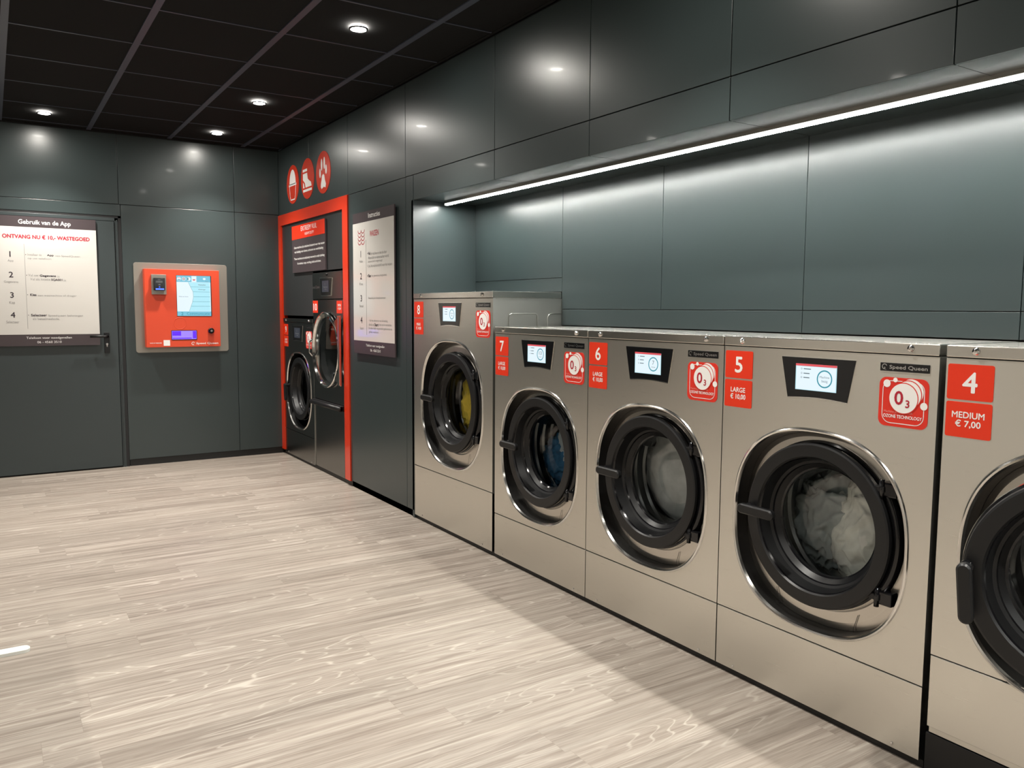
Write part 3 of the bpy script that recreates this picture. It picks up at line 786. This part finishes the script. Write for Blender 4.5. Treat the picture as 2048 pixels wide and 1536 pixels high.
def line(x0, x1, zc_, body, m=GREY, b=0, h=.009): text(mb, FB, body, x0, zc_-h, x1, zc_+h, n, m, b)
for zc_ in (1.741, 1.582, 1.431, 1.272): poly(mb, FB, circ(-1.994, zc_, .003, 8), n, INK)
line(-1.982, -1.887, 1.742, 'Installeer de'); line(-1.850, -1.805, 1.740, 'App', INK, .02); line(-1.794, -1.620, 1.738, 'van SpeedQueen')
line(-1.982, -1.822, 1.712, 'op uw telefoon')
line(-1.984, -1.915, 1.583, 'Vul uw'); line(-1.905, -1.795, 1.579, 'Gegevens', INK, .02, .010); line(-1.785, -1.770, 1.577, 'in')
line(-1.972, -1.835, 1.553, 'Vul als locatie'); line(-1.828, -1.752, 1.550, 'SQA501', INK, .02); line(-1.742, -1.726, 1.548, 'in')
line(-1.976, -1.935, 1.431, 'Kies', INK, .02); line(-1.925, -1.655, 1.425, 'een wasmachine of droger')
line(-1.976, -1.870, 1.272, 'Selecteer', INK, .02); line(-1.860, -1.616, 1.267, 'Speedqueen beloningen'); line(-1.966, -1.782, 1.243, 'als betaalmethode.')
mb.build('sheet', sg)
mb = MB(); text(mb, FB, 'Gebruik van de App', -2.034, 1.966, -1.677, 2.010, n, WHITE, .008)
text(mb, FB, 'Telefoon voor noodgevallen', -2.016, 1.080, -1.702, 1.103, n, WHITE, .004); text(mb, FB, '06 - 4560 3510', -1.943, 1.051, -1.775, 1.069, n, WHITE, .004)
mb.build('lettering', sg)
# instruction sign on the right wall
sg = empty('wall_sign', (-.022, 0, 0), 'narrow-looking white washing instruction sign with dark bands left of the tall machine 8', 'sign', 'white instruction signs')
mb = MB(); A0, A1 = -5.612, -4.902
prism(mb, FR, [(A0, 1.020), (A1, 1.020), (A1, 2.012), (A0, 2.012)], -.010, 0, SLATE); mb.box((.010, 5.0, 1.1), (.0218, 5.5, 1.9), BLACKM); mb.build('board', sg)
mb = MB(); poly(mb, FR, [(A0, 1.112), (A1, 1.112), (A1, 1.940), (A0, 1.940)], .001, PAPER)
text(mb, FR, 'WASSEN', -5.300, 1.834, -5.150, 1.872, n, TXTRED, .01)
for q in range(4):
    zz = 1.888-q*.026
    for s_ in (-5.485, -5.425): polyline(mb, FR, [(s_+.03*math.cos(t), zz-.022*math.sin(t)) for t in [PI*k/8 for k in range(9)]], .006, n, TXTRED)
mb.box((-.0016, 5.369, 1.155), (-.0012, 5.3735, 1.815), GREY)
for num, zc_ in (('1', 1.722), ('2', 1.568), ('3', 1.412), ('4', 1.259)): text(mb, FR, num, -5.482, zc_-.022, -5.448, zc_+.022, n, INK, .01)
for word, zc_ in (('Vullen', 1.670), ('Kies', 1.512), ('Betaal', 1.357), ('Start', 1.200)): text(mb, FR, word, -5.495, zc_-.008, -5.430, zc_+.010, n, GREY, 0)
def line(x0, x1, zc_, body, m=GREY, b=0, h=.010): text(mb, FR, body, x0, zc_-h, x1, zc_+h, n, m, b)
line(-5.345, -5.300, 1.720, '• Vul', INK, .02); line(-5.290, -5.018, 1.717, 'de machine en sluit de deur'); line(-5.335, -4.985, 1.689, 'Wasmiddel en wasverzachter wordt')
line(-5.335, -5.093, 1.662, 'automatisch toegevoegd'); line(-5.350, -4.936, 1.634, '• Lees het wasvoorschrift voor het wassen')
line(-5.352, -5.290, 1.566, '• Kies', INK, .02); line(-5.280, -5.022, 1.563, 'het gewenste programma')
line(-5.335, -5.044, 1.411, 'Betaal bij de betaalautomaat')
line(-5.332, -5.012, 1.256, '• Na het selecteren van de betaling'); line(-5.331, -5.240, 1.230, 'druk de'); line(-5.232, -5.165, 1.230, 'Start', INK, .02); line(-5.155, -4.952, 1.230, 'knop op de wasmachine')
line(-5.335, -4.944, 1.203, 'De deur blijft vergrendeld gedurende de'); line(-5.331, -5.164, 1.177, 'gehele wasbeurt')
mb.build('sheet', sg)
mb = MB(); text(mb, FR, 'Instructies', -5.325, 1.962, -5.125, 1.995, n, WHITE, .006)
text(mb, FR, 'Telefoon voor noodgevallen', -5.385, 1.070, -5.065, 1.092, n, WHITE, .004); text(mb, FR, '06 - 4560 3510', -5.308, 1.042, -5.132, 1.060, n, WHITE, .004)
mb.build('lettering', sg)
# heavy duty sign
sg = empty('wall_sign', (-.012, 0, 0), 'dark heavy duty notice with red top band above machines 9 and 10', 'sign')
mb = MB(); A0, A1 = -7.045, -6.222
prism(mb, FR, [(A0, 1.643), (A1, 1.643), (A1, 2.040), (A0, 2.040)], -.012, 0, SLATE); mb.box((.012, 6.4, 1.7), (.0335, 6.9, 1.95), BLACKM); mb.build('board', sg)
mb = MB(); poly(mb, FR, [(A0, 1.925), (A1, 1.925), (A1, 2.040), (A0, 2.040)], .001, RED); text(mb, FR, 'EXTREEM VUIL', -6.800, 1.985, -6.405, 2.024, n, WHITE, .004); text(mb, FR, 'HEAVY DUTY', -6.700, 1.946, -6.478, 1.968, n, WHITE, .004); mb.build('red_band', sg)
mb = MB()
for s_, x0, x1, zz in (('Deze machines zijn uitsluitend bestemd voor het wassen', -6.985, -6.228, 1.852), ('van kleding voor dieren, schoenen en werkkleding', -6.975, -6.262, 1.815),
                       ('These machines are exclusively reserved to wash clothing', -6.990, -6.236, 1.757), ('for animals, mops, working cloths and shoes.', -6.905, -6.318, 1.716)):
    text(mb, FR, s_, x0, zz-.012, x1, zz+.012, n, WHITE, .006)
mb.build('lettering', sg)

# round emblems above the frame
def emblem(yc, label, draw):
    t = empty('round_emblem', (0, yc, 2.400), label, 'emblem', 'round red emblems above the red frame')
    mb = MB(); prism(mb, FR, circ(0, 0, .163, 48), -.001, .003, FRED); mb.build('disc', t)
    mb = MB(); draw(mb); mb.build('symbol', t)
def hat(mb):
    N_ = .0036
    poly(mb, FR, [(.085*math.cos(t), .0+.125*math.sin(t)) for t in [PI*k/20 for k in range(21)]], N_, WHITE)
    poly(mb, FR, [(-.10, -.012), (.10, -.012), (.10, .006), (-.10, .006)], N_, WHITE)
    polyline(mb, FR, [(-.085, -.015), (-.072, -.095), (-.055, -.128), (.055, -.128), (.072, -.095), (.085, -.015)], .009, N_, WHITE)
def shoe(mb):
    N_ = .0036
    poly(mb, FR, [(-.11, .062), (.0, .062), (.0, .083), (-.11, .083)], N_, WHITE)
    poly(mb, FR, [(-.108, .048), (.0, .048), (.012, .0), (.045, -.018), (.090, -.035), (.105, -.068), (-.045, -.068), (-.060, -.03), (-.108, .0)], N_, WHITE)
    poly(mb, FR, [(-.108, -.02), (-.085, -.035), (-.07, -.068), (-.108, -.068)], N_, WHITE)
    poly(mb, FR, [(-.108, -.102), (.108, -.102), (.108, -.082), (-.108, -.082)], N_, WHITE)
def paw(mb):
    N_ = .0036
    for a, b, r1, r2 in ((-.030, .062, .018, .046), (.030, .068, .018, .046), (-.068, .0, .018, .036), (.068, .015, .018, .036)):
        poly(mb, FR, circ(a, b, r1, 24, r2), N_, WHITE)
    poly(mb, FR, [(.0, -.012), (.028, -.025), (.040, -.06), (.062, -.095), (.050, -.122), (.015, -.112), (-.010, -.118), (-.035, -.126), (-.055, -.108), (-.050, -.08), (-.035, -.055), (-.028, -.025)], N_, WHITE)
emblem(7.030, 'round red emblem with a white hat-like symbol, nearest the corner', hat)
emblem(6.645, 'round red emblem with a white shoe, middle of the three', shoe)
emblem(6.268, 'round red emblem with a white paw print', paw)

# ------------------------------------------------------------------ payment kiosk
k = empty('payment_terminal', (0, YB-.012, 0), 'orange-red wall payment terminal with blue screen on a steel backplate', 'payment terminal')
mb = MB(); prism(mb, FB, rrect(-1.228, .957, -.475, 1.712, .022), 0, .008, PLATE, .001); mb.build('backplate', k)
mb = MB(); prism(mb, FB, rrect(-1.158, 1.004, -.560, 1.658, .003), .008, .088, KRED, .002)
lathe(mb, FB, -.890, 1.205, [(.052, .0882), (.050, .0895), (.046, .0882)], KRED, 32)
hs = mb.build('housing', k)
N0 = .088; n = N0+.001
mb = MB(); prism(mb, FB, rrect(-.911, 1.266, -.627, 1.611, .004), N0, N0+.002, BLACKM)
def q4_(a0, b0, a1, b1, m, nn): poly(mb, FB, [(a0, b0), (a1, b0), (a1, b1), (a0, b1)], nn, m)
a = N0+.0025
q4_(-.909, 1.268, -.634, 1.609, E_WHITE, a); q4_(-.909, 1.555, -.634, 1.609, E_CYAN, a+.0003); q4_(-.909, 1.268, -.634, 1.306, E_CYAN, a+.0003)
q4_(-.788, 1.556, -.748, 1.606, E_WHITE, a+.0005)
poly(mb, FB, [(-.815, 1.553), (-.640, 1.553), (-.640, 1.308), (-.812, 1.308), (-.785, 1.385), (-.776, 1.43), (-.778, 1.472)], a+.0003, E_LCYAN)
polyline(mb, FB, [(-.815, 1.553), (-.778, 1.472), (-.776, 1.43), (-.785, 1.385), (-.812, 1.308)], .0018, a+.0006, E_TEAL)
for zz, xa in ((1.515, -.797), (1.473, -.778), (1.432, -.776), (1.390, -.784), (1.350, -.797)): polyline(mb, FB, [(xa, zz), (-.640, zz)], .0022, a+.0006, E_TEAL)
for zz, s_ in ((1.533, 'Wasmachine'), (1.492, 'Wasdroger')): text(mb, FB, s_, -.735, zz-.005, -.675, zz+.005, a+.0008, E_DGREY, .01)
text(mb, FB, 'Maak uw keuze', -.893, 1.428, -.818, 1.436, a+.0008, E_DGREY, 0)
text(mb, FB, '2', -.878, 1.274, -.862, 1.300, a+.0008, E_TEAL, .01); text(mb, FB, 'Communicatie', -.832, 1.276, -.645, 1.299, a+.0008, E_TEAL, 0)
for cx, c1, c2 in ((-.889, E_RED, E_TEAL), (-.850, E_RED, E_DGREY), (-.811, E_TEAL, E_RED), (-.768, E_RED, E_WHITE)):
    poly(mb, FB, circ(cx, 1.581, .016, 20), a+.0006, E_WHITE)
    if cx == -.768: poly(mb, FB, circ(cx, 1.579, .011, 12, None, PI, 2*PI), a+.0008, c1)
    elif cx == -.889: poly(mb, FB, circ(cx, 1.589, .010, 12, .004, 0, PI), a+.0008, c1); poly(mb, FB, circ(cx, 1.576, .011, 12, .008, PI, 2*PI), a+.0008, c2)
    elif cx == -.850: ringband(mb, FB, cx, 1.581, .008, .012, a+.0008, c2, 16); ringband(mb, FB, cx, 1.581, .002, .005, a+.0008, c1, 16)
    else: poly(mb, FB, circ(cx-.002, 1.581, .012, 12, None, PI/2, 1.5*PI), a+.0008, c1)
poly(mb, FB, circ(-.684, 1.584, .012, 20, .009), a+.0006, E_WHITE); text(mb, FB, 'Menu', -.675, 1.560, -.650, 1.566, a+.0006, E_DGREY, 0)
mb.build('screen', hs)
mb = MB(); prism(mb, FB, rrect(-1.107, 1.447, -.992, 1.612, .002), N0, N0+.016, PLATE, .001); rp = mb.build('reader_plate', hs)
mb = MB(); prism(mb, FB, rrect(-1.093, 1.479, -1.006, 1.582, .003), N0+.016, N0+.046, GLOSSBLACK, .002)
nn = N0+.0465; q4_(-1.078, 1.543, -1.026, 1.558, E_LGREY, nn); q4_(-1.062, 1.566, -1.040, 1.571, E_LGREY, nn)
poly(mb, FB, circ(-1.050, 1.527, .009, 16, .006), nn, E_LGREY); ringband(mb, FB, -1.050, 1.508, .003, .005, nn, E_LBLUE, 12); q4_(-1.080, 1.485, -1.016, 1.496, E_LBLUE, nn)
mb.build('card_reader', rp)
mb = MB(); prism(mb, FB, rrect(-.963, 1.064, -.755, 1.146, .006), N0, N0+.002, BLACKM)
q4_(-.958, 1.070, -.760, 1.141, E_LILAC, N0+.0025); q4_(-.955, 1.100, -.885, 1.138, E_VIOLET, N0+.003); q4_(-.790, 1.076, -.762, 1.138, E_VIOLET, N0+.003); q4_(-.955, 1.074, -.80, 1.082, E_VIOLET, N0+.003)
mb.build('receipt_slot', hs)
mb = MB(); prism(mb, FB, rrect(-1.025, 1.016, -.974, 1.064, .002), N0, N0+.001, WHITE); mb.build('white_label', hs)
mb = MB(); text(mb, FB, 'VOOR UW VEILIGHEID', -1.132, 1.036, -1.040, 1.043, n, WHITE, .02)
logo(mb, FB, -.788, 1.032, .014, n, WHITE); text(mb, FB, 'Speed Queen', -.763, 1.021, -.582, 1.041, n, WHITE, .012)
mb.build('lettering', hs)
mb = MB(); lathe(mb, FB, -.640, 1.140, [(.025, N0), (.025, N0+.02), (.021, N0+.026), (.012, N0+.026), (.010, N0+.020), (0, N0+.020)], GLOSSBLACK, 28)
lathe(mb, FB, -.640, 1.140, [(.009, N0+.020), (.009, N0+.030), (0, N0+.030)], SILVER, 16); mb.build('lock', hs)

# ------------------------------------------------------------------ table whose foot reaches in from the left
t = empty('folding_table', (-2.6, 3.0, 0), 'table with a flat white metal foot lying on the floor at the left edge', 'table')
for y in (3.605, 2.1):
    mb = MB(); prism(mb, lambda a_, b_, n_: (a_+2.6-2.6, b_, n_), rrect(-.62, y-3-.024, .428, y-3+.024, .023), .0, .016, WHITEMETAL, .004); f = mb.build('foot', t)
    mb = MB(); mb.box((-.13, y-3.02, .015), (-.08, y-2.98, .72), WHITEMETAL, .004); mb.build('leg', t)
mb = MB(); mb.box((-.70, -1.15, .72), (.05, .85, .75), TABLETOP, .006); mb.build('table_top', t)
